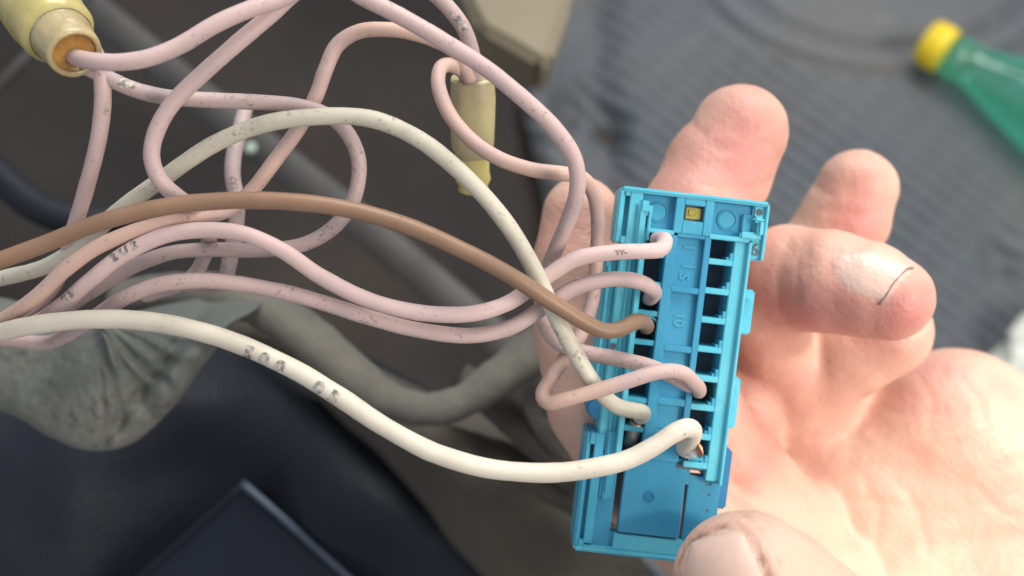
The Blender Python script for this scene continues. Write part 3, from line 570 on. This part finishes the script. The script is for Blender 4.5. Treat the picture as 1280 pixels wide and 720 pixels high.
wire('long', [(400, -45, 108), (445, -8, 108), (495, 19, 108), (550, 50, 108), (605, 84, 108.5), (655, 125, 109), (695, 165, 110), (717, 200, 111), (721, 238, 112.5), (710, 278, 115), (694, 315, 118), (680, 350, 120.5), (676, 385, 121), (683, 411, 120.5), (702, 430, 120), (735, 441, 119.5), (775, 449, 119), (808, 457, 119), (832, 467, 119.4), (850, 476, 120), (862, 482, 122.5)], 1.04, 'pink', 'long pink wire crossing from the top edge down past the left finger', group=g)
h = hole(12.6, 5, .8); h2 = hole(12.6, 5, 5)
wire('zigzag', [(584, 106, 126), (580, 92, 124), (566, 81, 121.5), (552, 84, 119), (548, 103, 117.5), (558, 136, 116.5), (584, 170, 116), (620, 196, 115.5), (660, 211, 115.5), (700, 217, 116), (725, 222, 117.5), (741, 242, 120), (747, 280, 123), (746, 325, 124), (741, 375, 124), (728, 415, 123), (706, 448, 121), (685, 476, 119), (677, 494, 117.5), (684, 503, 116.5), (706, 499, 115.5), (740, 490, 115), (780, 478, 114.5), (815, 467, 114.5), (838, 463.5, 115), (855, 467, 116), (866, 477, 118), (873, 484, 120.5), h, h2], .98, 'peach', 'pink wire from the olive boot bent into a sharp V before the right hand holes', group=g)
wire('short', [(505, -50, 121), (535, -15, 120), (560, 8, 120), (580, 35, 120.5), (590, 65, 122), (593, 90, 124), (592, 112, 127)], 1.08, 'mauve', 'short mauve wire with dark marks dropping into the olive boot', group=g)

print_on('white', 335, 450, '500', 2.2, up=-.62, bold=.00009, space=1.75); print_on('white', 412, 492, '05', 2.2, up=-.5, bold=.00009, space=1.75)
print_on('mid', 160, 317, '2U2', 1.5, up=.4, bold=.00010, space=1.6); print_on('mid', 92, 372, '22', 1.5, up=.45, bold=.00014, space=1.9)
print_on('mid', 775, 314, 'YY-', .8, 'ink_brown', up=-.1, bold=.00004)
print_on('loop', 157, 107, '03', 1.5, up=.2, bold=.00014); print_on('loop', 404, 294, '~-', 1.0, up=.2, bold=.00004)
print_on('down', 119, 128, 'III-I', .8, up=-.5, bold=.00003); print_on('short', 570, 26, '- 2 5', 1.3, up=-.1, bold=.0001)
print_on('back', 296, 232, 'Q2', 1.2, 'ink_brown', up=0, bold=.00006)

# ================================================================ crimp caps ("boots")
def boot(base, toward, prof_parts, label, sq=1.0, group='vinyl crimp caps on the wires'):
    b = Vector(P(*base)); t = Vector(P(*toward)); ax = (t - b).normalized()
    e = empty('crimp_cap', b, label, 'crimp cap', group)
    for name, prof, m, wb in prof_parts:
        bm = bmesh.new(); lathe(bm, [(x*MM, r*MM) for x, r in prof], (0, 0, 0), ax, 40, ref=tuple(FW), sq=sq)
        for v in bm.verts:
            d = v.co - ax*(v.co @ ax); 
            if d.length > 1e-6: v.co += d*(wb*noise.noise(v.co*350) + wb*.5*noise.noise(v.co*900))
        link(name, bm, M[m], e)
    return e
boot((93, 66, 107.5), (-20, -80, 120), [
    ('cap_rim', [(-.1, 2.3), (-.35, 2.55), (-.3, 2.85), (.1, 2.95), (1.6, 3.05), (3.6, 3.25), (4.0, 3.3)], 'boot_rim', .03),
    ('sealant', [(0.1, 0.01), (.15, 1.2), (.25, 2.35), (.0, 2.4)], 'wax', .1),
    ('cap_body', [(3.6, 3.3), (4.0, 3.75), (4.4, 3.95), (7.2, 4.1), (7.6, 4.25), (10.5, 4.35), (15, 4.3), (19, 3.6), (20, .01)], 'boot', .05)],
    'shiny yellow vinyl crimp cap with amber sealant in the top left corner')
boot((590, 98, 125.5), (592, 240, 133), [
    ('cap_rim', [(.4, .01), (.3, 1.5), (.0, 2.3), (-.2, 2.6), (.3, 2.8)], 'boot2', .05),
    ('cap_body', [(.2, 2.75), (2.5, 2.9), (6, 2.95), (9.0, 2.7), (10.2, 2.3), (10.6, 2.1)], 'boot2', .09),
    ('cap_tail', [(9.8, 2.0), (10.8, 2.25), (12.5, 2.2), (13.6, 2.35), (14.5, 1.9), (15.2, 2.1), (15.7, 1.2), (15.9, .01)], 'boot2b', .16)],
    'dull olive vinyl crimp cap hanging behind the looped wires', .75)

# ================================================================ the hand
def cc(x, y, r, d): return ((x-640)*d/FPX, (y-360)*d/FPX, d, r*d/FPX)   # camera frame, mm
chains = {
 'index': [(726, 270, 49, 141), (720, 330, 52, 140), (722, 420, 53, 139), (740, 510, 54, 137), (795, 600, 56, 136), (890, 680, 66, 146), (1020, 740, 80, 152)],
 'middle': [(924, 166, 60, 146), (897, 215, 66, 146), (866, 278, 68, 143), (838, 380, 60, 142), (850, 480, 60, 144), (900, 570, 60, 150), (980, 660, 70, 155)],
 'ring': [(1071, 237, 50, 160), (1055, 275, 54, 161), (1015, 330, 52, 162), (975, 410, 52, 163), (985, 500, 60, 163), (1050, 590, 70, 165)],
 'little': [(1113, 373, 53, 134), (1082, 362, 59, 136), (1035, 352, 63, 139), (985, 348, 65, 144), (955, 372, 62, 148), (960, 430, 52, 154), (1020, 500, 50, 160)],
 'side': [(925, 410, 46, 158), (930, 480, 50, 158), (917, 560, 54, 157), (905, 640, 60, 152), (960, 720, 80, 154)],
 'web': [(1108, 415, 56, 152), (1060, 440, 56, 155), (1000, 500, 50, 160)],
 'thumb': [(934, 732, 93, 113), (962, 758, 98, 114), (1010, 800, 102, 117), (1090, 868, 120, 128), (1180, 950, 150, 145)],
}
ells = [((1195, 540, 162), (105, 105, 95)), ((1130, 760, 168), (190, 150, 130)), ((1330, 640, 165), (190, 140, 110)), ((1065, 600, 166), (125, 125, 95)), ((1190, 640, 172), (200, 160, 105)), ((1300, 860, 165), (220, 190, 170))]
def smin(a, b, k):
    h = np.maximum(k - np.abs(a - b), 0) / k; return np.minimum(a, b) - h*h*k*.25
def sd_chain(X, Y, Z, ch):
    out = None
    for a, b in zip(ch, ch[1:]):
        A = np.array(cc(*a)); B = np.array(cc(*b)); ab = B[:3]-A[:3]; L2 = ab @ ab
        t = np.clip(((X-A[0])*ab[0] + (Y-A[1])*ab[1] + (Z-A[2])*ab[2])/L2, 0, 1)
        d = np.sqrt((X-A[0]-t*ab[0])**2 + (Y-A[1]-t*ab[1])**2 + (Z-A[2]-t*ab[2])**2) - (A[3] + t*(B[3]-A[3]))
        out = d if out is None else smin(out, d, 1.2)
    return out
def sd_ell(X, Y, Z, e):
    (x, y, d), (rx, ry, rz) = e; c = cc(x, y, 0, d); k = d/FPX; rx, ry, rz = rx*k, ry*k, rz*k
    px, py, pz = (X-c[0])/rx, (Y-c[1])/ry, (Z-c[2])/rz; k0 = np.sqrt(px*px+py*py+pz*pz)
    k1 = np.sqrt((px/rx)**2+(py/ry)**2+(pz/rz)**2) + 1e-9; return k0*(k0-1)/k1
def sdf(X, Y, Z):
    palm = None
    for e in ells:
        d = sd_ell(X, Y, Z, e); palm = d if palm is None else smin(palm, d, 9)
    palm = smin(palm, sd_chain(X, Y, Z, chains['web']), 3.0)
    f = palm
    for n_, k in (('index', 2.0), ('middle', 2.0), ('ring', 1.6), ('side', 2.0), ('little', 1.4), ('thumb', 6.0)):
        f = smin(f, sd_chain(X, Y, Z, chains[n_]), k)
    return f
HS = .55
xs = np.arange(0, 112, HS, dtype=np.float32); ys = np.arange(-34, 72, HS, dtype=np.float32); zs = np.arange(100, 188, HS, dtype=np.float32)
X, Y, Z = np.meshgrid(xs, ys, zs, indexing='ij'); F = sdf(X, Y, Z).astype(np.float32)
# close the surface at the grid border (out of frame wrist)
F[0], F[-1], F[:, 0], F[:, -1], F[:, :, 0], F[:, :, -1] = 1, 1, 1, 1, 1, 1
def surface_nets(F, org, h):
    s = F < 0; nx, ny, nz = F.shape; cs = np.zeros((nx-1, ny-1, nz-1), np.int8)
    for i in (0, 1):
        for j in (0, 1):
            for k in (0, 1): cs += s[i:nx-1+i, j:ny-1+j, k:nz-1+k]
    act = (cs > 0) & (cs < 8); idx = -np.ones(act.shape, np.int64); c = np.argwhere(act); idx[act] = np.arange(len(c))
    acc = np.zeros((len(c), 3)); cnt = np.zeros(len(c))
    cor = [(i, j, k) for i in (0, 1) for j in (0, 1) for k in (0, 1)]
    for a in cor:
        for ax in range(3):
            if a[ax]: continue
            b = list(a); b[ax] = 1; fa = F[c[:, 0]+a[0], c[:, 1]+a[1], c[:, 2]+a[2]]; fb = F[c[:, 0]+b[0], c[:, 1]+b[1], c[:, 2]+b[2]]
            m = (fa < 0) != (fb < 0); t = np.where(m, fa/np.where(m, fa-fb, 1), 0); p = np.tile(np.array(a, float), (len(c), 1)); p[:, ax] += t
            acc += p*m[:, None]; cnt += m
    V = (c + acc/cnt[:, None])*h + org; faces = []
    for ax in range(3):
        o1, o2 = [(1, 2), (2, 0), (0, 1)][ax]; sl0 = [slice(None)]*3; sl1 = [slice(None)]*3; sl0[ax] = slice(0, -1); sl1[ax] = slice(1, None)
        ch = s[tuple(sl0)] != s[tuple(sl1)]; e = np.argwhere(ch); e = e[(e[:, o1] > 0) & (e[:, o2] > 0) & (e[:, o1] < F.shape[o1]-1) & (e[:, o2] < F.shape[o2]-1)]
        inside = s[e[:, 0], e[:, 1], e[:, 2]]
        def at(d1, d2): q = e.copy(); q[:, o1] += d1; q[:, o2] += d2; return idx[q[:, 0], q[:, 1], q[:, 2]]
        q = np.stack([at(-1, -1), at(0, -1), at(0, 0), at(-1, 0)], 1); q[~inside] = q[~inside][:, ::-1]; faces.append(q)
    return V, np.concatenate(faces)
V, Fc = surface_nets(F, np.array([xs[0], ys[0], zs[0]]), HS)
def grad(p, e=.15):
    g_ = np.stack([sdf(p[:, 0]+e, p[:, 1], p[:, 2]) - sdf(p[:, 0]-e, p[:, 1], p[:, 2]), sdf(p[:, 0], p[:, 1]+e, p[:, 2]) - sdf(p[:, 0], p[:, 1]-e, p[:, 2]), sdf(p[:, 0], p[:, 1], p[:, 2]+e) - sdf(p[:, 0], p[:, 1], p[:, 2]-e)], 1)
    return g_/(np.linalg.norm(g_, axis=1)[:, None] + 1e-9)
NRM = grad(V)
def march(x, y, d0=100):
    r = np.array([(x-640)/FPX, (y-360)/FPX, 1.0]); t = d0
    for _ in range(120):
        p = r*t; d = float(sdf(p[0:1], p[1:2], p[2:3])[0])
        if d < .01: break
        t += d*.8
        if t > 175: t = 140.0; break
    return r*t
def curve_dist(pxs, n=40):
    p = np.array(pxs, float); t = np.linspace(0, len(p)-1, n); c = np.stack([np.interp(t, np.arange(len(p)), p[:, k]) for k in (0, 1)], 1)
    # smooth the polyline, then drop it on the skin
    for _ in range(4): c[1:-1] = (c[:-2]+2*c[1:-1]+c[2:])/4
    q = np.array([march(*k) for k in c]); out = np.full(len(V), 99.)
    for a, b in zip(q, q[1:]):
        ab = b-a; t_ = np.clip(((V-a) @ ab)/(ab @ ab + 1e-9), 0, 1); out = np.minimum(out, np.linalg.norm(V-a-t_[:, None]*ab, axis=1))
    return out
disp = np.zeros(len(V)); flush = np.full(len(V), .36); grime = np.zeros(len(V))
GN = np.array([min(1, max(.25, .85 + 1.3*noise.noise(Vector(v*.55)))) for v in V])
def crease(pxs, depth, width, gr=0.0):
    global disp, grime
    if depth > .3 and len(pxs) < 8: depth *= .5; width *= 1.35
    d = curve_dist(pxs); k = np.exp(-(d/width)**2); disp -= depth*k; grime = np.maximum(grime, gr*np.exp(-(d/(width*.85))**2)*GN) if gr else grime
    if depth > .3: disp += depth*.25*np.exp(-((d-width*2.2)/(width*1.2))**2)
# palm lines and folds
crease([(975, 610), (1000, 590), (1050, 580), (1110, 590), (1180, 575), (1290, 520)], .7, 1.5)
crease([(1020, 505), (1050, 540), (1100, 575), (1150, 600), (1200, 600)], .6, 1.6)
crease([(1060, 480), (1085, 510), (1110, 550), (1150, 580)], .5, 1.3)
crease([(1100, 700), (1140, 665), (1210, 640), (1300, 600)], .5, 1.4)
crease([(1140, 640), (1220, 600), (1300, 560)], .35, 1.0)
crease([(1060, 720), (1120, 690), (1200, 675), (1300, 670)], .5, 1.2)
# thumb: nail fold, cuticle, knuckle wrinkles
crease([(848, 700), (853, 684), (866, 671), (885, 663), (908, 656), (928, 659), (941, 674), (951, 698), (960, 725)], .36, .70, 1.0)
crease([(908, 633), (925, 640), (945, 655), (962, 680), (975, 705)], .15, .35, .35)
# little finger: nail fold, dirt, knuckle shading
crease([(1042, 318), (1036, 330), (1042, 345), (1062, 358), (1090, 372), (1102, 380)], .10, .7, .0)
crease([(1045, 316), (1070, 312), (1100, 318), (1140, 330)], .08, .7, .0)
crease([(985, 300), (992, 318), (1000, 335)], .12, .8, .10); crease([(1005, 300), (1010, 318), (1015, 338)], .1, .6, .0)
crease([(862, 150), (870, 160), (880, 168)], .2, .8)
crease([(1018, 232), (1030, 240), (1040, 244)], .2, .8)
crease([(985, 300), (975, 330), (972, 365), (980, 400)], .16, .7); crease([(1003, 296), (996, 330), (996, 370)], .14, .6)
crease([(1012, 296), (1006, 320), (1008, 345)], .12, .6)
for q_ in ([(1080, 500), (1130, 520), (1180, 515)], [(1150, 470), (1165, 500), (1160, 540)], [(1000, 640), (1060, 620), (1120, 632)], [(960, 560), (1000, 545), (1040, 550)], [(1180, 560), (1230, 545), (1275, 530)], [(1120, 600), (1150, 640), (1160, 690)], [(1080, 600), (1100, 640), (1095, 680)], [(1200, 470), (1225, 500), (1230, 530)], [(1220, 610), (1250, 640), (1280, 650)], [(930, 470), (955, 478), (975, 470)], [(925, 520), (950, 530), (975, 525)], [(890, 180), (925, 190), (965, 180)], [(880, 232), (920, 240), (960, 228)], [(1035, 262), (1070, 270), (1105, 262)], [(985, 655), (1020, 668), (1060, 700)], [(1000, 690), (1030, 700), (1050, 720)]):
    crease(q_, .15, .75)
plate = np.zeros(len(V))
def plate_at(quad, lift):
    """nail grown into the skin: raises the plate inside a px quad"""
    global disp, plate
    pr = V[:, :2]/V[:, 2:3]*FPX + np.array([640, 360]); q = np.array(quad, float); ins = np.full(len(V), 1e9)
    for a, b in zip(q, np.roll(q, -1, 0)):
        e = (b-a)/np.linalg.norm(b-a); ins = np.minimum(ins, (pr-a) @ np.array([-e[1], e[0]]))
    k = 1/(1+np.exp(-np.clip(ins/1.6, -30, 30))); k[V[:, 2] > 142] = 0; disp += lift*k*.5; plate = np.maximum(plate, k)
plate_at([(1046, 318), (1090, 315), (1141, 333), (1104, 379), (1062, 362), (1044, 344)], .26)
def blush(x, y, r, k, d=None):
    global flush
    c = march(x, y); flush += k*np.exp(-(np.linalg.norm(V-c, axis=1)/r)**2)
for a in [(925, 130, 7, .15), (900, 215, 9, .5), (850, 270, 6, .3), (925, 150, 8, .2), (968, 180, 5, .2), (1070, 270, 7, .55), (1070, 225, 6, .2), (1140, 380, 6, .5), (960, 360, 9, .35), (1020, 395, 8, .55), (1090, 400, 6, .25), (935, 500, 9, .45), (945, 570, 8, .3), (720, 300, 8, .3), (1080, 430, 8, .3), (1110, 520, 10, .2), (1190, 480, 12, .22), (1000, 540, 9, .15), (870, 650, 5, .2), (1080, 330, 7, -.15)]: blush(*a)
flush += .10*np.clip((1160-V[:, 0]/V[:, 2]*FPX-640)/300, -1, 1)*0
for x, y, r, k in ((1000, 315, 3.0, .30), (1080, 560, 5, .16), (940, 640, 3, .2), (855, 665, 1.6, .5)):
    grime = np.maximum(grime, k*np.exp(-(np.linalg.norm(V-march(x, y), axis=1)/r)**2))
disp += np.array([.10*noise.noise(Vector(v*.25)) + .05*noise.noise(Vector(v*.8)) for v in V])
V2 = V + NRM*disp[:, None]
def to_world(v): v = np.atleast_2d(v)*MM; return CO + v[:, 0:1]*RT - v[:, 1:2]*UP + v[:, 2:3]*FW
Wv = to_world(V2); org = Vector(to_world(np.array([70., 30., 160.]))[0])
me = bpy.data.meshes.new('skin'); me.from_pydata((Wv - np.array(org)).tolist(), [], Fc.tolist()); me.validate()
bm = bmesh.new(); bm.from_mesh(me); bmesh.ops.recalc_face_normals(bm, faces=bm.faces); bm.to_mesh(me); bm.free()
for nm, arr in (('flush', flush), ('grime', grime), ('plate', plate)):
    a = me.attributes.new(nm, 'FLOAT', 'POINT'); a.data.foreach_set('value', arr.astype(np.float32))
me.polygons.foreach_set('use_smooth', [True]*len(me.polygons)); me.materials.append(M['skin'])
hand = bpy.data.objects.new('hand', me); C.objects.link(hand); hand.location = org
tag(hand, 'bare left hand, palm up, gripping the blue connector with grimy thumb', 'hand')
def nail(grid, nu, nv, off, name, label, m='nail'):
    off = float(off)
    """nail plate: control grid of pixels dropped on the skin, lifted off and given thickness"""
    g_ = interp_grid(grid, nv, 0); g_ = interp_grid(g_, nu, 1); bm = bmesh.new(); T = []; B = []
    for j in range(nv):
        a = []; b = []
        for i in range(nu):
            p = march(*g_[j, i]); n_ = grad(p[None])[0]; e = min(i, nu-1-i, j, nv-1-j)/(nu*.11); l = off*(1-math.exp(-e*1.2)) - .30*math.exp(-e*1.6)
            a.append(bm.verts.new(Vector(to_world(p + n_*l)[0]) - org)); b.append(bm.verts.new(Vector(to_world(p - n_*.5)[0]) - org))
        T.append(a); B.append(b)
    for j in range(nv-1):
        for i in range(nu-1): bm.faces.new((T[j][i], T[j][i+1], T[j+1][i+1], T[j+1][i])); bm.faces.new((B[j][i], B[j+1][i], B[j+1][i+1], B[j][i+1]))
    for j in range(nv-1):
        for i in (0, nu-1): bm.faces.new((T[j][i], T[j+1][i], B[j+1][i], B[j][i]))
    for i in range(nu-1):
        for j in (0, nv-1): bm.faces.new((T[j][i], T[j][i+1], B[j][i+1], B[j][i]))
    o = link(name, bm, M[m], hand); o['label'] = label; return o
nail([[(862, 676), (885, 667), (910, 660), (930, 666)], [(852, 705), (880, 695), (915, 690), (943, 692)], [(850, 735), (885, 730), (925, 725), (955, 722)], [(856, 770), (895, 768), (935, 762), (965, 755)]], 26, 26, .30, 'thumb_nail', 'broad pale thumb nail with grime round its rim')
# dirt under the free edge of the little finger's nail
bm = bmesh.new(); q = [march(*k) for k in [(1141, 335), (1136, 336), (1126, 344), (1115, 357), (1106, 372), (1099, 381)]]; q = [p + grad(p[None])[0]*.0 for p in q]
q, s = spline([list(to_world(p)[0]) for p in q], .0003); tube(bm, q - np.array(org), -.00001+.00022*(1.1 - .5*np.linspace(0, 1, len(q))), 8); link('nail_grime', bm, M['grime'], hand)
